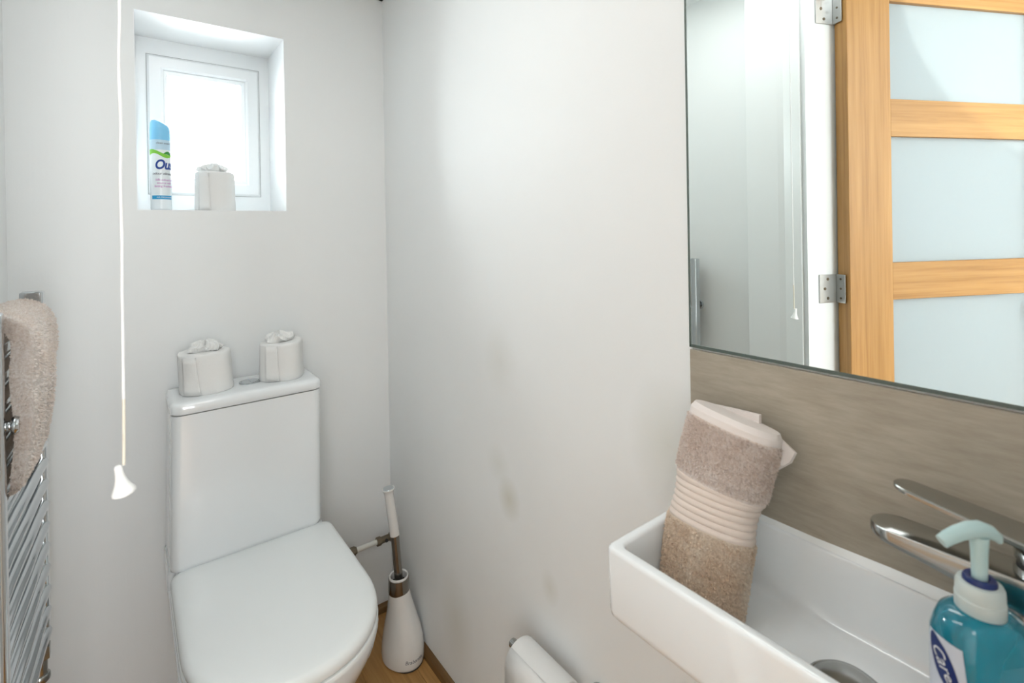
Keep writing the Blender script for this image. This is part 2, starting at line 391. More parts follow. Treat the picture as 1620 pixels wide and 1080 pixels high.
obj('gasket', join(frame_ring(.0512, .3518, 1.3777, 1.7903, .0016, FY-.0008, FY+.03, .0004), frame_ring(.1018, .3022, 1.4283, 1.7387, .0014, FY+.010, FY+.03, .0003)), M['gasket'], win, smooth=False)
obj('pane', box(.095, .309, FY+.024, FY+.028, 1.42, 1.746), M['glass'], win, smooth=False)

rv = .0015
struct('trim_5', join(box(WX0, WX0+rv, B-.0004, FY+.001, WZ0, WZ1), box(WX1-rv, WX1, B-.0004, FY+.001, WZ0, WZ1), box(WX0, WX1, B-.0004, FY+.001, WZ0-.0001, WZ0+rv), box(WX0, WX1, B-.0004, FY+.001, WZ1-rv, WZ1)), M['reveal'])

# ------------------------------------------------------------------ door frame (seen in the mirror)
def jprism(t0, t1, s0, s1, z0=0.0, z1=1.99): return prism([jp(t0, s0), jp(t1, s0), jp(t1, s1), jp(t0, s1)], z0, z1)
struct('trim_1', join(tobm(jprism(-.064, 0, -.010, .012)), tobm(jprism(-.034, 0, -.018, -.009))), M['gloss_white'])
struct('trim_2', join(tobm(jprism(0, .006, -.012, .112)), tobm(jprism(.006, .014, -.012, .006))), M['lining_white'])
struct('trim_4', join(tobm(jprism(.76, .775, -.012, .11)), tobm(jprism(0, .775, -.012, .11, 1.99, CEIL))), M['gloss_white'])

# the oak door, swung open into the hall
J1 = J0+LV*.0975+EV*.006
DD = Vector((-.899, -.438)).normalized(); DN = Vector((.438, -.899)).normalized()
DT, DWD, DZ0, DZ1 = .040, .778, .008, 1.962
dmat = Matrix.Identity(4)
dmat.col[0] = (DD.x, DD.y, 0, 0); dmat.col[1] = (DN.x, DN.y, 0, 0); dmat.col[2] = (0, 0, 1, 0)
P0 = J1+DN*.004
dmat.col[3] = (P0.x, P0.y, 0, 1)
door = thing('oak_door', 'open oak door with stacked frosted glass panels, seen in the wall mirror', 'door', (P0.x, P0.y, 0))
def dpart(name, bm, material, par=None, smooth=False, axis_rot=True):
    me = bpy.data.meshes.new(name); bmesh.ops.recalc_face_normals(bm, faces=bm.faces[:]); bm.to_mesh(me); bm.free(); me.materials.append(material)
    o = bpy.data.objects.new(name, me); COL.objects.link(o)
    if smooth:
        for p in me.polygons: p.use_smooth = True
    o.parent = par or door
    if par is None: o.rotation_euler = (0, 0, math.atan2(DD.y, DD.x))
    return o
# local frame: x along the door, y = -DN so the visible face is at y=-DT
ST = .1405
dpart('stile', box(0, ST, 0, DT, DZ0, DZ1, .0012, 1), M['oak_v'])
dpart('stile', box(DWD-ST, DWD, 0, DT, DZ0, DZ1, .0012, 1), M['oak_v'])
zr = [(DZ0, .235), (.594, .697), (1.045, 1.148), (1.497, 1.600), (1.86, DZ1)]
zr = [(DZ0, .242), (.593, .696), (1.0455, 1.1480), (1.4975, 1.6005), (1.87, DZ1)]
for a_, c_ in zr: dpart('rail', box(ST, DWD-ST, .0012, DT-.0012, a_, c_, .001, 1), M['oak_h'])
for (a_, b1), (c_, b2) in zip(zr[:-1], zr[1:]): dpart('glass_panel', box(ST-.004, DWD-ST+.004, .014, .026, b1-.004, c_+.004), M['frosted'])
# lever handle on the far stile
hd = dpart('door_handle', join(cylp((DWD-.06, DT+.008, 1.0), (DWD-.06, DT, 1.0), .026), cylp((DWD-.06, DT+.045, 1.0), (DWD-.06, DT, 1.0), .009), cylp((DWD-.06, DT+.045, 1.0), (DWD-.17, DT+.045, 1.0), .009)), M['chrome'], smooth=True)
# hinges: one leaf on the lining, one on the edge of the door, barrel between
def hinge(z0, z1):
    u = thing('hinge', '', 'hinge', (J1.x, J1.y, z0), 'hinges of the oak door')
    cx, cy = J1.x+EV.x*.001, J1.y+EV.y*.001
    def place(bm, ang, ox, oy):
        return xf(bm, Matrix.Translation((ox, oy, 0)) @ Matrix.Rotation(ang, 4, 'Z'))
    aL = math.atan2(-LV.y, -LV.x)        # from barrel back along the lining
    l1 = place(box(.002, .064, -.0022, .0, z0, z1, .0005, 1), aL, cx, cy)
    lf = obj('leaf', l1, M['steel'], u, False)
    aD = math.atan2(DN.y, DN.x)
    l2 = place(box(.003, .032, -.0, .0022, z0, z1, .0005, 1), aD, cx+DD.x*.0-DD.x*.0035, cy-DD.y*.0035)
    lf2 = obj('leaf', l2, M['steel'], u, False)
    obj('barrel', cylp((cx+EV.x*.003, cy+EV.y*.003, z0), (cx+EV.x*.003, cy+EV.y*.003, z1), .0045, 14), M['steel'], u)
    for k in range(3):
        z = z0+(z1-z0)*(.16+.34*k)
        s1 = place(cylp((.036+(.010 if k == 1 else 0), -.0015, z), (.036+(.010 if k == 1 else 0), -.0032, z), .0042, 12), aL, cx, cy); obj('screw', s1, M['brass'], lf)
        s2 = place(cylp((.018, .0015, z), (.018, .0032, z), .003, 12), aD, cx-DD.x*.0035, cy-DD.y*.0035); obj('screw', s2, M['brass'], lf2)
    return u
h1 = hinge(1.040, 1.118); h1['label'] = 'middle steel hinge of the oak door, level with the second rail, in the mirror'
h2 = hinge(1.811, 1.893); h2['label'] = 'top steel hinge of the oak door, at the top edge of the mirror'
del h1['group'], h2['group']
h1['group'] = h2['group'] = 'steel hinges of the oak door'

# ------------------------------------------------------------------ toilet
TCX = 0.255
def dsec(hw, yb, yf, yc, z, rb=.03, n=56, p=2.2, back_k=5):
    """D shaped outline: straight back with rounded corners, parallel sides, superelliptic front"""
    out = []
    k = n//2
    for i in range(k+1):
        a = PI*i/k                     # right side to left side round the front
        c_, s_ = math.cos(a), math.sin(a)
        xx = TCX+hw*math.copysign(abs(c_)**(2/p), c_); yv = yc-(yc-yf)*abs(s_)**(2/p)
        out.append((xx, yv, z))
    for i in range(1, 5): out.append((TCX-hw, yc+(yb-rb-yc)*i/5, z))
    for i in range(back_k+1):
        a = PI-PI/2*i/back_k
        out.append((TCX-hw+rb+rb*math.cos(a), yb-rb+rb*math.sin(a), z))
    for i in range(1, 6): out.append((TCX-hw+rb+(2*hw-2*rb)*i/6, yb, z))
    for i in range(back_k+1):
        a = PI/2-PI/2*i/back_k
        out.append((TCX+hw-rb+rb*math.cos(a), yb-rb+rb*math.sin(a), z))
    for i in range(4, 0, -1): out.append((TCX+hw, yc+(yb-rb-yc)*i/5, z))
    return out
toilet = thing('toilet', 'white close-coupled toilet with lid down below the small window', 'toilet', (TCX, 1.35, 0))
pan = loft([dsec(.112, B-.004, 1.17, 1.34, 0, .02), dsec(.110, B-.004, 1.16, 1.33, .03, .02), dsec(.113, B-.004, 1.13, 1.31, .12, .02),
            dsec(.135, B-.004, 1.07, 1.27, .22, .02), dsec(.168, B-.004, 1.005, 1.21, .31, .02), dsec(.187, B-.004, .972, 1.18, .37, .02),
            dsec(.191, B-.004, .962, 1.17, .400, .02), dsec(.190, B-.004, .963, 1.17, .411, .02), dsec(.184, B-.006, .970, 1.17, .4165, .02)])
obj('pan', pan, M['ceramic'], toilet)
# raised shelf of the pan under the cistern
obj('cistern_shelf', tobm(loft([rrect(.064, .425, 1.445, B-.004, .015, z) for z in (.40, .444)] + [rrect(.067, .422, 1.450, B-.006, .015, .452)])), M['ceramic'], toilet)
def lidrings(hw, yb, yf, yc, zs):
    return [dsec(hw-i, yb-i, yf+i, yc, z, max(.03-i*.4, .012)) for i, z in zs]
obj('seat_ring', tobm(loft(lidrings(.1885, 1.44, .950, 1.17, [(.004, .4175), (.0, .420), (0, .4275), (.0012, .4292), (.004, .430)]))), M['seat'], toilet)
obj('lid', tobm(loft(lidrings(.187, 1.452, .952, 1.17, [(.006, .4322), (.0008, .4330), (0, .436), (0, .445), (.002, .450), (.006, .4545), (.013, .4575), (.03, .4595), (.07, .461), (.12, .4618)]))), M['seat'], toilet)
for xx in (.13, .38): obj('hinge_cap', cylp((xx-.018, 1.463, .446), (xx+.018, 1.463, .446), .011, 20, .003), M['seat'], toilet)
CY0 = 1.430
cis = [(z, dx0, dx1, dy) for z, dx0, dx1, dy in ((.452, .074, .411, .012), (.458, .0695, .4155, .004), (.47, .0675, .418, .0), (.65, .0715, .4195, 0), (.8265, .0765, .4205, 0))]
obj('cistern', tobm(loft([rrect(x0, x1, CY0+dy, B-.008, (.012, .012, .022, .022), z) for z, x0, x1, dy in cis])), M['ceramic'], toilet)
lr = [(.8285, 0.004), (.8295, .0015), (.832, 0), (.846, 0), (.851, .0018), (.8545, .006), (.856, .012), (.8565, .02)]
lid2 = obj('cistern_lid', tobm(loft([rrect(.0735+i, .4235-i, CY0-.004+i, B-.006-i, (.014, .014, .026, .026), z) for z, i in lr])), M['ceramic'], toilet)
fb = obj('flush_button', lathe([(.026, .8562), (.0262, .8585), (.0245, .860), (.022, .8600), (.0215, .8588)], .2580, 1.518, 40), M['chrome'], toilet)
for s in (-1, 1):
    pts = [(.2580+s*.0008, 1.518-.0205, .8592)]
    ring = []
    for i in range(15):
        a = -PI/2+PI*i/14; ring.append((.2580+s*(.0008+.0200*math.cos(a)), 1.518+.0205*math.sin(a)))
    obj('button_half', prism(ring, .8585, .8606 if s > 0 else .8598), M['chrome'], fb, smooth=False)

# toilet rolls: wrapped paper rolls with a pinched tuft of paper on top
def roll(name, label, cx, cy, z0, r, h, seed, sq=2.0, taper=.02, rot=0.0, tuft=(0.0, 0.0), shx=0.0):
    root = thing(name, label, 'toilet roll', (cx, cy, z0), 'spare toilet rolls')
    nz = smoothnoise(seed); R_ = random.Random(seed); n_ = 72
    rings = []
    prof = [(0, .975), (.02, 1.0), (.15, 1.0), (.35, .995), (.55, .99), (.75, .985), (.9, .985), (.965, .97), (.99, .93), (1.0, .86), (1.0, .6), (.985, .35)]
    for fz, fr_ in prof:
        ring = []
        for i in range(n_):
            a = 2*PI*i/n_; c_, s_ = math.cos(a+rot), math.sin(a+rot)
            rr = 1/((abs(c_)**sq+abs(s_)**sq)**(1/sq))
            rr *= r*fr_*(1-taper*fz)*(1+.022*nz(2*a, fz*2)*(1 if fz < .97 else .4))
            ring.append((cx+rr*math.cos(a)+shx*fz*h, cy+rr*math.sin(a), z0+h*fz+.0025*nz(a*2, 3)*fz))
        rings.append(ring)
    obj('paper', tobm(loft(rings)), M['paper'], root)
    # loose end of the sheet folded round the side
    fl_ = []
    for j in range(7):
        zz = z0+.002+(h-.008)*j/6; row = []
        for i in range(9):
            a = 2*PI*(.60+.10*i/8)+rot*.0-(.02*j if i == 8 else 0)
            c_, s_ = math.cos(a+rot), math.sin(a+rot); rr = r*(1-taper*j/6)/((abs(c_)**sq+abs(s_)**sq)**(1/sq))*(1+.022*nz(2*a, j/3))+.0022
            row.append(Vector((cx+rr*math.cos(a)+shx*(zz-z0), cy+rr*math.sin(a), zz)))
        fl_.append(row)
    vs = [p for row in fl_ for p in row]; fs = [(j*9+i, j*9+i+1, j*9+i+10, j*9+i+9) for j in range(6) for i in range(8)]
    o = obj('loose_end', tobm((vs, fs)), M['paper'], root); md = o.modifiers.new('s', 'SOLIDIFY'); md.thickness = .0012
    # crumpled tuft
    tx, ty = cx+tuft[0]+shx*h, cy+tuft[1]; vs = []; fs = []; na, nr = 44, 10
    for j in range(nr):
        for i in range(na):
            a = 2*PI*i/na; q = j/(nr-1)
            rad = (.023+.015*math.sin(min(1, q*1.6)*PI*.5))*(1 if q < .55 else (1-((q-.55)/.45)**1.5*.92))*(1+.12*math.sin(3*a+seed)+.09*math.sin(7*a+2*seed+q*4)+.07*math.sin(11*a-seed+q*9))
            zz = z0+h-.003+.025*q+(.0045*math.sin(5*a+seed+q*5)+.004*math.sin(8*a-seed+q*11)+R_.uniform(-.0016, .0016))*min(1, q*2)
            vs.append((tx+rad*math.cos(a), ty+rad*math.sin(a)*.8, zz))
    for j in range(nr-1):
        for i in range(na): fs.append((j*na+i, j*na+(i+1) % na, (j+1)*na+(i+1) % na, (j+1)*na+i))
    fs.append(tuple((nr-1)*na+i for i in range(na)))
    obj('tuft', tobm((vs, fs)), M['paper'], root, smooth=False)
    return root
roll('toilet_roll', 'wider white toilet roll at the left end of the cistern lid', .1600, 1.528, .8566, .0610, .101, 3, 2.35, .03, .2, (.004, .0), -.05)
roll('toilet_roll', 'narrower, squarish white toilet roll at the right end of the cistern lid', .3400, 1.522, .8566, .0545, .101, 8, 3.2, .02, .45, (-.006, 0), .0)
roll('toilet_roll', 'white toilet roll on the window sill beside the air freshener can', .2045, 1.678, WZ0+.0015, .0515, .112, 12, 2.1, .02, .1, (-.004, 0), 0)

# ------------------------------------------------------------------ air freshener can on the sill
WZ0 += .0015
CX, CYc, CR = .0760, 1.668, .0240
can = thing('air_freshener_can', 'blue and white air freshener spray can standing on the window sill', 'spray can', (CX, CYc, WZ0))
obj('body', lathe([(.021, WZ0+.0005), (.0235, WZ0+.003), (.024, WZ0+.006), (CR, WZ0+.180), (.0235, WZ0+.184)], CX, CYc, 48), M['canbody'], can)
obj('shoulder', lathe([(.0243, WZ0+.163), (.0243, WZ0+.183), (.0236, WZ0+.190), (.023, WZ0+.192)], CX, CYc, 48), M['canshoulder'], can)
rings = []
for q, rr in ((0, .0236), (.2, .0238), (.55, .0236), (.78, .0226), (.9, .0200), (.97, .0145), (1.0, .006)):
    ring = []
    for i in range(48):
        a = 2*PI*i/48; xx = rr*math.cos(a); yy = rr*math.sin(a)
        ring.append((CX+xx, CYc+yy, WZ0+.188+q*(.053-.42*xx*q)))
    rings.append(ring)
obj('cap', tobm(loft(rings)), M['cancap'], can)
face_ang = math.atan2(-CYc, -CX+.03)+.10
def oncan(px, z, h=0): a = face_ang+px/CR; return (CX+(CR+.0004+h)*math.cos(a), CYc+(CR+.0004+h)*math.sin(a), z)
text_mesh('Oust', .037, M['navyink'], 'brand_name', can, lambda x_, y_, h: oncan(x_*.74+.0095, WZ0+.122+y_*.95, h), .25, .0001, .95, .0012)
text_mesh('odour eliminator', .0098, M['greyink'], 'small_print', can, lambda x_, y_, h: oncan(x_+.007, WZ0+.0985+y_, h), .2, .0001, .9)
for k, s in enumerate(('kills odours at', 'source with', 'lasting freshness')):
    text_mesh(s, .0085, M['pinkink'], 'small_print', can, lambda x_, y_, h, k=k: oncan(x_+.006, WZ0+.082-k*.0085+y_, h), .15, .0001, .9)
def canpatch(name, x0, x1, f0, f1, material, h=0.0):
    vs = []; n_ = 20
    for i in range(n_+1):
        xx = x0+(x1-x0)*i/n_; vs += [oncan(xx, WZ0+f0(i/n_), h), oncan(xx, WZ0+f1(i/n_), h)]
    return obj(name, (vs, [(2*i, 2*i+2, 2*i+3, 2*i+1) for i in range(n_)]), material, can)
canpatch('blue_band', -.026, .026, lambda t: .030, lambda t: .040, M['skyink'])
text_mesh('AIR FRESHENER', .0055, M['whiteink'], 'small_print', can, lambda x_, y_, h: oncan(x_+.006, WZ0+.035+y_, h+.0003), 0, .0001, 1.0)
canpatch('leaf_band', -.034, .034, lambda t: .147+.006*math.sin(t*7), lambda t: .157+.007*math.sin(t*5+1), M['green'])
canpatch('dark_leaf', .004, .024, lambda t: .152-.003*t, lambda t: .153+.006*math.sin(PI*t), M['darkgreen'], .0002)
text_mesh('clean scent', .0075, M['greyink'], 'small_print', can, lambda x_, y_, h: oncan(x_+.004, WZ0+.1805+y_, h+.0005), .2, .0001, 1.0)

WZ0 -= .0015
# ------------------------------------------------------------------ toilet brush
BX, BY = .6400, 1.4080
brush = thing('toilet_brush', 'white toilet brush in tall tapered holder in the corner beside the toilet', 'toilet brush', (BX, BY, 0))
rings = []
for z, rx, ry, ox, oy in ((0, .050, .070, -.004, -.006), (.004, .0545, .0755, -.004, -.006), (.012, .0560, .0780, -.004, -.006), (.04, .0560, .0775, -.004, -.006), (.07, .0530, .0720, -.004, -.005), (.10, .0470, .0620, -.005, -.004), (.13, .0405, .0510, -.007, -.004),
                          (.16, .0350, .0415, -.010, -.005), (.185, .0312, .0345, -.0135, -.0065), (.198, .0298, .0315, -.0150, -.0072)):
    rings.append([(BX+ox+(rx+.007*max(0, -math.cos(2*PI*i/48))*max(0, 1-z/.07))*math.cos(2*PI*i/48), BY+oy+ry*math.sin(2*PI*i/48), z) for i in range(48)])
hold = obj('holder', tobm(loft(rings)), M['brushwhite'], brush)
NX, NY = BX-.0155, BY-.0075
obj('base_rubber', lathe([(.0545, .0), (.0555, .0025), (.054, .004)], BX-.0045, BY-.006, 48, 1, 1.38), M['rubber'], brush)
obj('neck_band', lathe([(.0300, .194), (.0308, .198), (.0300, .236), (.0285, .2365), (.0285, .205)], NX, NY, 48, 1, 1.02), M['brushed'], brush)
obj('neck_lip', lathe([(.0288, .232), (.0288, .240), (.0265, .2425), (.0235, .240), (.0225, .230), (.0225, .22)], NX, NY, 48, cap=False), M['brushwhite'], brush)
p0, p1, p2 = Vector((NX+.002, NY, .20)), Vector((.6165, NY+.004, .3600)), Vector((.6020, NY+.012, .500))
dd = (p2-p0).normalized()
obj('pole', cylp(p0, p1+dd*.004, .0122, 28), M['brushed'], brush)
grip = obj('grip', tube([p1, p1+dd*.001, p1+(p2-p1)*.5, p2-dd*.016, p2-dd*.008, p2-dd*.002, p2], [.0122, .0140, .0138, .0134, .0152, .0190, .0185], 32), M['brushwhite'], brush)
obj('grip_cap', tube([p2-dd*.001, p2+dd*.0012, p2+dd*.0016], [.0165, .0155, .009], 28), M['chrome'], brush)
# maker's script near the foot, facing the camera
ba = math.atan2(-BY, -BX+.06)+.36
text_mesh('Brabantia', .0135, M['greyink'], 'maker_name', brush, lambda x_, y_, h: (BX-.004+(.0565+h)*math.cos(ba+x_/.055), BY-.006+(.0783+h)*math.sin(ba+x_/.055), .030+y_*1.1), .2, .0001, 1.0)

# ------------------------------------------------------------------ water pipe behind the toilet
pipe = thing('water_pipe', 'white painted water pipe with metal fittings between toilet and corner', 'pipe', (.6, B-.045, .26))
PY = B-.050
def pz(xx): return .2625-.002*(xx-.55)/.14
obj('tube', cylp((.43, PY, .2625), (.64, PY, .262), .0078, 20), M['pipepaint'], pipe)
obj('compression_nut', join(cylp((.536, PY, .2625), (.552, PY, .2625), .0132, 6), cylp((.530, PY, .2625), (.556, PY, .2625), .0105, 20)), M['brass'], pipe, False)
obj('isolation_valve', join(cylp((.622, PY, .262), (.636, PY, .262), .0135, 6), cylp((.634, PY, .262), (.668, PY, .262), .0105, 20), cylp((.666, PY, .262), (.680, PY, .262), .0135, 6), cylp((.678, PY, .262), (A, PY, .262), .0078, 16)), M['brass'], pipe, False)
obj('valve_screw', cylp((.651, PY-.009, .262), (.651, PY-.0145, .262), .005, 14), M['dark'], pipe)

# ------------------------------------------------------------------ towel radiator on the left wall
rad = thing('towel_radiator', 'chrome ladder towel radiator on the left wall', 'radiator', (-.15, 1.15, .467))
for xa, xb, ya, yb in ((-.166, -.139, .975, 1.000), (-.166, -.132, 1.335, 1.368)):
    obj('upright', tobm(loft([rrect(xa+i, xb-i, ya+i, yb-i, .005, z) for z, i in ((.467, .002), (.469, 0), (1.1485, 0), (1.1505, .002))])), M['chrome'], rad)
zb = [.487+.0413*k for k in range(16)]
for z in zb:
    y0, y1 = .990, 1.343
    pts = [(-.1390, y1, z), (-.1395, y1-.018, z), (-.1415, y1-.045, z), (-.1435, y1-.09, z), (-.1460, y1-.16, z), (-.1500, y0+.12, z), (-.1520, y0+.06, z), (-.1530, y0, z)]
    obj('bar', tube(pts, .0108, 16), M['chrome'], rad)
for yy in (1.012, 1.315):
    zk = .986; xo = -.127 if yy < 1.2 else -.134
    br = obj('wall_bracket', join(cylp((XL, yy, zk), (XL+.008, yy, zk), .018, 24, .002), cylp((XL, yy, zk), (xo-.004, yy, zk), .0075, 16), cylp((xo-.009, yy, zk), (xo, yy, zk), .0135, 28, .004)), M['chrome'], rad)
# angle valve below the far upright
vy = 1.3515
obj('valve', join(cylp((-.149, vy, .467), (-.149, vy, .452), .0150, 24, .003), cylp((-.149, vy, .455), (-.149, vy, .432), .0185, 6), cylp((-.149, vy, .434), (-.149, vy, .400), .0125, 20), cylp((-.149, vy, .402), (-.149, vy, .388), .0165, 20, .003)), M['tapchrome'], rad)
obj('feed_pipe', cylp((-.149, vy, .39), (-.149, vy, 0.0), .0078, 16), M['chrome'], rad)
obj('feed_pipe', cylp((-.149, .97, .47), (-.149, .97, 0.0), .0078, 16), M['chrome'], rad)

# bath towel draped over its upper bars
bt = thing('bath_towel', 'fluffy beige bath towel folded over the top of the towel radiator', 'towel', (-.15, 1.12, 1.0))
nzt = smoothnoise(21)
TO = [(-.1325, .886), (-.1210, .9), (-.1140, .95), (-.1070, 1.01), (-.1045, 1.06), (-.1080, 1.10), (-.1190, 1.128), (-.1380, 1.1420), (-.1580, 1.144), (-.1760, 1.135), (-.1860, 1.11), (-.190, 1.05), (-.190, .97), (-.188, .93),
      (-.178, .93), (-.176, .98), (-.176, 1.06), (-.1735, 1.100), (-.166, 1.1180), (-.153, 1.1245), (-.140, 1.120), (-.1310, 1.10), (-.1300, 1.06), (-.1290, 1.00), (-.1300, .95), (-.1350, .90), (-.1365, .887)]
def crsample(P, t):
    n_ = len(P); t = (t % 1)*n_; i = int(t); f = t-i
    p = [Vector(P[(i+k-1) % n_]) for k in range(4)]
    return .5*((2*p[1])+(p[2]-p[0])*f+(2*p[0]-5*p[1]+4*p[2]-p[3])*f*f+(3*p[1]-p[0]-3*p[2]+p[3])*f*f*f)
def towelsurf(u, v):
    q = crsample(TO, u); y = 1.016+(1.262-1.016)*v
    e = max(0, min(v, 1-v)); pinch = (1-math.sqrt(min(1, e/.10)))*.006
    c = Vector((-.152, q.y))
    front = 1 if q.x > -.135 else 0
    x = q.x+.0035*nzt(v*5, q.y*14)*(1 if front else .4)-pinch*(1 if q.x > c.x else -1)*.6
    # the near end of the front flap is tucked closer to the bars
    if front: x -= .002*max(0, 1-v/.35)**1.5*min(1, max(0, (q.y-.90)/.1))
    z = q.y+.002*nzt(v*4+2, q.x*20)
    return Vector((x, y+(.006*nzt(q.y*9, 1.3) if e < .2 else 0)*1, z))
NU, NV = 108, 44
rings = [[towelsurf(i/NU, j/NV) for i in range(NU)] for j in range(NV+1)]
obj('cloth', tobm(loft(rings)), M['terry_rad'], bt)
fuzz('pile', towelsurf, (-.04, .42), (0, 1), 11000, .0036, .0020, M['terry_rad'], bt)
fuzz('pile', lambda u, v: towelsurf(u, .0).lerp(towelsurf(.963-u, .0), v), (.0, .48), (0, 1), 3400, .0036, .0020, M['terry_rad'], bt, .6, Vector((0, -1, 0)))

# ------------------------------------------------------------------ pull cord
pc = thing('pull_cord', 'white ceiling pull cord with a small bell-shaped handle hanging left of the window', 'pull cord', (-.007, .603, 1.0))
cp = []
for i in range(61):
    z = CEIL-(CEIL-1.10)*i/60; cp.append((-.0040+.0020*(z-1.25)/.2*.55+.0006*math.sin(i*.9)*math.exp(-((i-36)/14)**2), .603, z))
obj('cord', tube(cp, .0012, 10), M['cord'], pc)
obj('lower_cord', tube([(-.0047, .603, 1.10), (-.0052, .603, 1.06), (-.0056, .603, 1.038)], .0013, 10), M['cordlow'], pc)
hb = lathe([(.0030, .0375), (.0043, .036), (.0047, .030), (.0055, .022), (.0078, .013), (.0112, .006), (.0130, .003), (.0133, .0), (.0115, -.0012), (.006, .002)], 0, 0, 32)
xf(hb, Matrix.Translation((-.0060, .603, 1.0120)) @ Matrix.Rotation(math.radians(-9), 4, 'Y') @ Matrix.Rotation(math.radians(4), 4, 'X') @ Matrix.Scale(.72, 4))
obj('bell_handle', hb, M['white_plastic'], pc)

# ------------------------------------------------------------------ mirror and splashback on the right wall
mr = thing('wall_mirror', 'large frameless mirror on the right wall above the stone tile', 'mirror', (A, .2, 1.07))
MY0, MY1, MZ0, MZ1 = -.115, .4545, 1.0700, 2.02
obj('silvered_glass', box(A-.0060, A-.0005, MY0, MY1, MZ0, MZ1), M['mirror'], mr, False)
e1, e2 = .0042, .0026
obj('edge_reflection', join(box(A-.0066, A-.0055, MY0, MY1, MZ0-.0004, MZ0+e1), box(A-.0066, A-.0055, MY1-e2, MY1+.0004, MZ0, MZ1)), M['edgeshade'], mr, False)  # dark front strips: bevel reflection and gap shadow put into the colour
obj('splashback_tile', box(A-.0060, A, -.125, .4550, .845, 1.0660, .0008, 1), M['tile'], None, False)
tl_ = bpy.data.objects['splashback_tile']; tl_['label'] = 'beige stone-effect splashback tile between basin and mirror'; tl_['category'] = 'tile'

# ------------------------------------------------------------------ basin
bs = thing('wall_basin', 'narrow rectangular white ceramic basin hung on the right wall', 'basin', (A, .2, .762))
BX0, BX1, BY0, BY1, BZ0, BZ1 = .4765, A-.0062, -.045, .4410, .762, .853
o_ = lambda i, z, r: rrect(BX0+i, BX1, BY0+i, BY1-i, (.002, r, r, .002), z, 6)
IX0, IX1, IY0, IY1 = .4905, .6795, .126, .4275
def inn(i, z, r, bi=None): return rrect(IX0+i, IX1-(bi if bi is not None else i), IY0+i, IY1-i, r, z, 6)
rings = [o_(.010, BZ0, .012), o_(.004, BZ0+.002, .013), o_(.0008, BZ0+.006, .013), o_(0, BZ0+.012, .013), o_(0, BZ1-.006, .010), o_(.0007, BZ1-.0025, .010), o_(.0025, BZ1-.0005, .010), o_(.004, BZ1, .009),
         inn(-.002, BZ1, .012), inn(0, BZ1-.001, .011), inn(.0015, BZ1-.004, .010), inn(.004, .82, .012), inn(.007, .795, .014, .013), inn(.010, .783, .016, .0165), inn(.016, .777, .018, .022), inn(.03, .7752, .02, .034), inn(.06, .7748, .02, .06)]
obj('basin_body', tobm(loft(rings)), M['ceramic'], bs)
obj('drain', lathe([(.0370, .7750), (.0370, .7775), (.0345, .7790), (.033, .7780), (.0325, .7800), (.030, .7835), (.022, .7865), (.010, .7880), (.002, .7883)], .5790, .2060, 48), M['tapchrome'], bs)
obj('sealant', tobm(loft([[(A-.0065, y, BZ1), (A-.0065-.006-.004*q, y, BZ1), (A-.0065-.004, y, BZ1+.0022+.002*q), (A-.0065, y, BZ1+.005+.004*q)] for y, q in ((.44, 0), (.28, .0), (.20, .8), (.10, 1), (-.04, .7))])), M['gloss_white'], bs)
# tap at the near end, spout and lever along the basin
tap = thing('basin_tap', 'chrome single-lever basin tap behind the soap bottle', 'tap', (.620, .068, BZ1))
TX, TY = .6180, .0640
obj('body', lathe([(.0285, BZ1), (.0290, BZ1+.003), (.0270, BZ1+.006), (.0245, BZ1+.010), (.0245, BZ1+.100), (.0235, BZ1+.1035)], TX, TY, 40), M['tapchrome'], tap)
obj('neck', lathe([(.0225, BZ1+.1035), (.0225, BZ1+.1080)], TX, TY, 40), M['dark'], tap)
def paddle(y0, y1, xc, w0, w1, zt0, zt1, th0, th1, tilt=0.0, shift=0.0):
    """blade from the body (y0) to the round tip (y1), flat on top"""
    rings = []; n_ = 26
    for k, (ins, dz) in enumerate(((.004, -1.0), (.0008, -.9), (0, -.75), (0, -.2), (.0008, -.05), (.0022, 0))):
        ring = []
        for i in range(n_):
            t = i/(n_-1); a = -PI/2+PI*t
            tip = w1; yy = y1-tip+tip*math.cos(a); xx = tip*math.sin(a)
            ring.append((xx, yy, 1))
        pts = [(-w0, y0, 0)]+ring+[(w0, y0, 0)]
        cxm = 0; out = []
        for xx, yy, fl2 in pts:
            q = (yy-y0)/(y1-y0); zt = zt0+(zt1-zt0)*q; th = th0+(th1-th0)*q
            sx = (abs(xx)-ins)/abs(xx) if abs(xx) > ins*1.5 else .3
            out.append((xc+shift*q+xx*sx, yy-ins*(1 if fl2 else -1), zt+th*dz+tilt*xx))
        rings.append(out)
    return tobm(loft(rings))
obj('spout', paddle(TY-.006, .1940, TX-.004, .0215, .0215, .9500, .9500, .034, .011), M['tapchrome'], tap)
obj('aerator', cylp((TX-.006, .176, .942), (TX-.006, .176, .934), .0105, 24, .001), M['tapchrome'], tap)
obj('lever', paddle(TY-.026, .1750, TX, .0250, .0160, .9760, .9930, .0075, .0045), M['tapchrome'], tap)
obj('lever_hub', lathe([(.0235, BZ1+.1080), (.0240, BZ1+.110), (.0240, BZ1+.117), (.022, BZ1+.1185)], TX, TY, 36), M['tapchrome'], tap)
obj('lever_mark', lathe([(.0034, .9780), (.0032, .9812)], TX, TY+.012, 16), M['greyink'], tap)

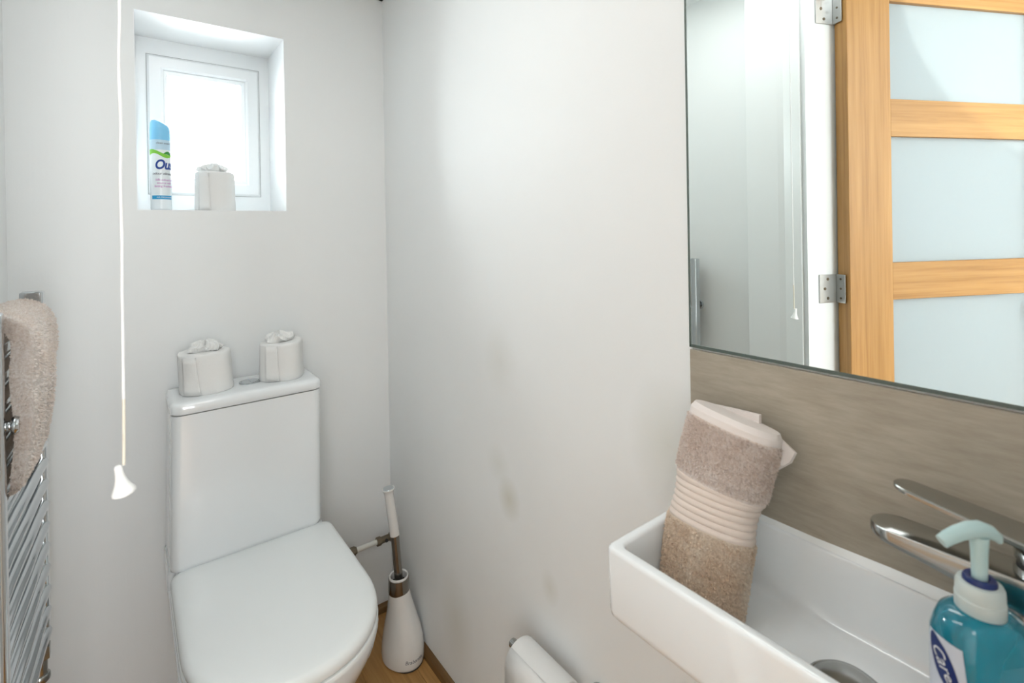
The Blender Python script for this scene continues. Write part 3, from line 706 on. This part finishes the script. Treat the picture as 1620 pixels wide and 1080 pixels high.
# ------------------------------------------------------------------ liquid soap bottle
SX, SY = .5330, .0955
sp = thing('soap_bottle', 'turquoise liquid soap pump bottle on the end of the basin', 'soap bottle', (SX, SY, BZ1))
fa = math.radians(98)    # direction the label side faces
def sring(rx, ry, z, ox=0, oy=0, n_=56, rot=math.radians(-32), p=2.5):
    out = []
    for i in range(n_):
        a = 2*PI*i/n_; c_, s_ = math.cos(a), math.sin(a)
        lx = rx*math.copysign(abs(c_)**(2/p), c_); ly = ry*math.copysign(abs(s_)**(2/p), s_)
        out.append((SX+ox+lx*math.cos(rot)-ly*math.sin(rot), SY+oy+lx*math.sin(rot)+ly*math.cos(rot), z))
    return out
SB = BZ1+.0004
body = [(.028, .020, 0), (.033, .024, .002), (.0325, .0255, .010), (.0330, .0258, .035), (.0330, .0255, .060), (.0328, .0252, .074), (.0318, .0245, .082), (.0285, .0222, .0885), (.0220, .0185, .0920), (.0150, .0148, .0935)]
obj('bottle', tobm(loft([sring(a_, b1, SB+z, p=2.5 if z < .08 else 2.1) for a_, b1, z in body])), M['soap'], sp)
col_ = obj('collar', lathe([(.0150, SB+.0885), (.0158, SB+.0900), (.0158, SB+.1030), (.0152, SB+.1036), (.0154, SB+.1060), (.0151, SB+.1125), (.0140, SB+.1150), (.0110, SB+.1155), (.0100, SB+.1140)], SX, SY, 48), M['collar'], sp)
obj('navy_ring', lathe([(.0106, SB+.1135), (.0107, SB+.1178), (.0098, SB+.1192), (.0066, SB+.1192), (.0062, SB+.1175)], SX, SY, 40), M['navy'], sp)
obj('stem', tube([(SX, SY, SB+.116), (SX, SY, SB+.138), (SX, SY, SB+.152)], [.0050, .0055, .0064], 28), M['pump'], sp)
nd = Vector((-.80, .60, 0)).normalized()
pts = []; rr = []
for q, zz, r_ in ((-.0165, .1460, .0022), (-.0145, .1500, .0040), (-.008, .1545, .0055), (0, .1568, .0064), (.008, .1565, .0063), (.017, .1540, .0058), (.025, .1505, .0053), (.030, .1475, .0048)):
    pts.append(Vector((SX, SY, SB+zz))+nd*q); rr.append(r_)
obj('nozzle', tube(pts, rr, 24), M['pump'], sp)
# label on the side facing the basin: pale film with a slanting navy oval
def onbottle(x_, z, h=0.0, rot=math.radians(-32), p=2.5):
    # x_ measured round the bottle from its label centre
    a0 = math.radians(187); a = a0+x_/.034
    c_, s_ = math.cos(a), math.sin(a)
    q = max(0, min(1, (z-SB)/.076)); rx = .0330+.0006+h; ry = .0258+.0006+h
    if z > SB+.06: f = (z-SB-.06)/.016; rx -= .0002*f; ry -= .0006*f
    lx = rx*math.copysign(abs(c_)**(2/p), c_); ly = ry*math.copysign(abs(s_)**(2/p), s_)
    return (SX+lx*math.cos(rot)-ly*math.sin(rot), SY+lx*math.sin(rot)+ly*math.cos(rot), z)
vs = []; fs = []; NX_, NZ_ = 24, 10
for j in range(NZ_+1):
    for i in range(NX_+1):
        tz = j/NZ_; hw_ = .020*(1-.25*tz); vs.append(onbottle(-hw_+2*hw_*i/NX_-.003*tz, SB+.012+.062*tz))
for j in range(NZ_):
    for i in range(NX_): k = j*(NX_+1)+i; fs.append((k, k+1, k+NX_+2, k+NX_+1))
lab = obj('label', (vs, fs), M['label'], sp)
oa = math.radians(-62)
def slant(x_, y_, h=0.0): return onbottle(x_*math.cos(oa)-y_*math.sin(oa)-.002, SB+.052+x_*math.sin(oa)+y_*math.cos(oa), .0003+h)
vs = [slant(0, 0)]; n_ = 40
for i in range(n_): a = 2*PI*i/n_; vs.append(slant(.0235*math.cos(a), .0082*math.sin(a)))
for i in range(n_): a = 2*PI*i/n_; vs.append(slant(.0235*.5*math.cos(a), .0082*.5*math.sin(a)))
fs = [(1+i, 1+(i+1) % n_, 1+n_+(i+1) % n_, 1+n_+i) for i in range(n_)]+[(0, 1+n_+i, 1+n_+(i+1) % n_) for i in range(n_)]
obj('oval_badge', (vs, fs), M['navy'], lab)
text_mesh('Carex', .0115, M['whiteink'], 'brand_name', lab, lambda x_, y_, h: slant(x_, y_, .0003+h), .15, .0001, 1.0)

# ------------------------------------------------------------------ rolled hand towel standing in the basin
ht = thing('hand_towel', 'rolled beige hand towel standing in the basin, leaning on the tile', 'towel', (.575, .37, .776))
nh = smoothnoise(5)
HZ = .2240
def hcen(v):
    return Vector((.572+(.640-.572)*v, .3700-.012*v+.004*math.sin(v*4), .7775+HZ*v))
def hsurf(u, v, grow=0.0):
    c = hcen(v); a = 2*PI*u
    wy = .0535+.0050*math.sin(min(1, v*1.15)*PI*.55)-.0045*math.exp(-((v-.50)/.10)**2)+grow
    wx = .0330+.003*v+grow
    if v > .97: wy -= .004*(v-.97)/.03; wx -= .004*(v-.97)/.03
    c_, s_ = math.cos(a), math.sin(a); p = 2.25
    # u=0 towards the right (near, -Y) side; u=.25 faces the room (-X)
    y = -wy*math.copysign(abs(c_)**(2/p), c_); x = -wx*math.copysign(abs(s_)**(2/p), s_)
    n1 = .0016*nh(a*1.0, v*6)
    q = c+Vector((x*(1+n1*10), y*(1+n1*8), -x*.28+(.008*(y/.055)*v if v > .6 else 0)*1))
    if q.x > A-.0085: q.x = A-.0085
    if q.z < .7765: q.z = .7765
    return q
def hmesh(v0, v1, grow, nu=84, nv=24, u0=0, u1=1, cap=True):
    full = (u1-u0) >= 1
    if full: return tobm(loft([[hsurf(i/nu, v0+(v1-v0)*j/nv, grow) for i in range(nu)] for j in range(nv+1)], cap))
    rows = [[hsurf(u0+(u1-u0)*i/nu, v0+(v1-v0)*j/nv, grow) for i in range(nu+1)] for j in range(nv+1)]
    vs = [p for r_ in rows for p in r_]; return tobm((vs, [(j*(nu+1)+i, j*(nu+1)+i+1, (j+1)*(nu+1)+i+1, (j+1)*(nu+1)+i) for j in range(nv) for i in range(nu)]))
V1, V2, V3 = .385, .625, .925
obj('lower_terry', hmesh(0, V1+.01, 0), M['terry_tan'], ht)
# the ribbed band, raised ribs as geometry
rows = []; nv = 90
for j in range(nv+1):
    v = V1+(V2-V1)*j/nv; rib = abs(math.sin(PI*7*(j/nv)))**.5
    rows.append([hsurf(i/84, v, -.0012+.0022*rib) for i in range(84)])
obj('ribbed_band', tobm(loft(rows)), M['weave'], ht)
obj('upper_terry', hmesh(V2-.01, V3+.01, .0008), M['terry_pink'], ht)
obj('top_hem', hmesh(V3, 1.0, .0002), M['hem'], ht)
fuzz('pile', lambda u, v: hsurf(u, v, .0004), (-.12, .62), (.0, V1-.005), 10000, .0028, .0018, M['terry_tan'], ht, 1.0)
fuzz('pile', lambda u, v: hsurf(u, v, .0012), (-.12, .62), (V2+.005, V3), 8500, .0028, .0018, M['terry_pink'], ht, 1.0)
# folded layer standing a little proud at the back of the top, and the free corner at the right side
def slab(pts, th, name, material):
    pts = [Vector(p) for p in pts]; nrm = (pts[1]-pts[0]).cross(pts[2]-pts[0]).normalized()*th
    return obj(name, tobm(loft([[p-nrm*.5 for p in pts], [p+nrm*.5 for p in pts]])), material, ht)
slab([(.662, .400, .975), (.662, .334, .975), (.664, .3345, 1.0035), (.664, .372, 1.0020), (.664, .402, 1.000)], .006, 'inner_fold', M['hem'])
slab([(.640, .325, .928), (.650, .290, .9600), (.6550, .2860, .9720), (.652, .302, .985), (.642, .325, .990)], .005, 'free_corner', M['hem'])

# ------------------------------------------------------------------ toilet roll holder low on the right wall
rh = thing('toilet_roll_holder', 'chrome toilet roll holder on the right wall below the basin', 'roll holder', (A, .72, .388))
RX, RZ = A-.056, .3790
obj('rod', join(tube([(RX, .860, RZ), (RX, .858, RZ), (RX, .670, RZ)], [.0088, .0095, .0095], 24), tube([(RX, .672, RZ), (RX+.004, .660, RZ), (RX+.016, .655, RZ), (A-.004, .655, RZ)], .0085, 20)), M['tapchrome'], rh)
obj('wall_plate', cylp((A-.008, .655, RZ), (A, .655, RZ), .024, 32, .002), M['tapchrome'], rh)
lr_ = thing('toilet_roll', 'white toilet roll hanging on the chrome holder below the basin', 'toilet roll', (RX, .79, RZ-.014))
RC, RR, RI = RZ-.0125, .0400, .0210
def cyl_ring(r, y, n_=56, cz=RC): return [(RX+r*math.sin(2*PI*i/n_), y, cz+r*math.cos(2*PI*i/n_)) for i in range(n_)]
obj('paper', tobm(loft([cyl_ring(RI, .695), cyl_ring(RR-.001, .695), cyl_ring(RR, .696), cyl_ring(RR, .832), cyl_ring(RR-.001, .833), cyl_ring(RI, .833), cyl_ring(RI, .695)], cap=False)), M['paper'], lr_)
# sheet hanging down on the room side
sh = []
for j in range(14):
    if j < 4: a = -PI*.20-j*.1*PI; sh.append((RX+(RR+.001)*math.sin(a), RC+(RR+.001)*math.cos(a)))
    else: sh.append((RX-RR-.001-.0006*math.sin(j), RC-(j-3)*.0085))
vs = []
for xx, zz in sh: vs += [(xx, .697, zz), (xx, .775, zz), (xx, .8315, zz)]
o = obj('hanging_sheet', (vs, [(3*j+k, 3*j+k+1, 3*j+k+4, 3*j+k+3) for j in range(13) for k in range(2)]), M['paper'], lr_); md = o.modifiers.new('s', 'SOLIDIFY'); md.thickness = .0008
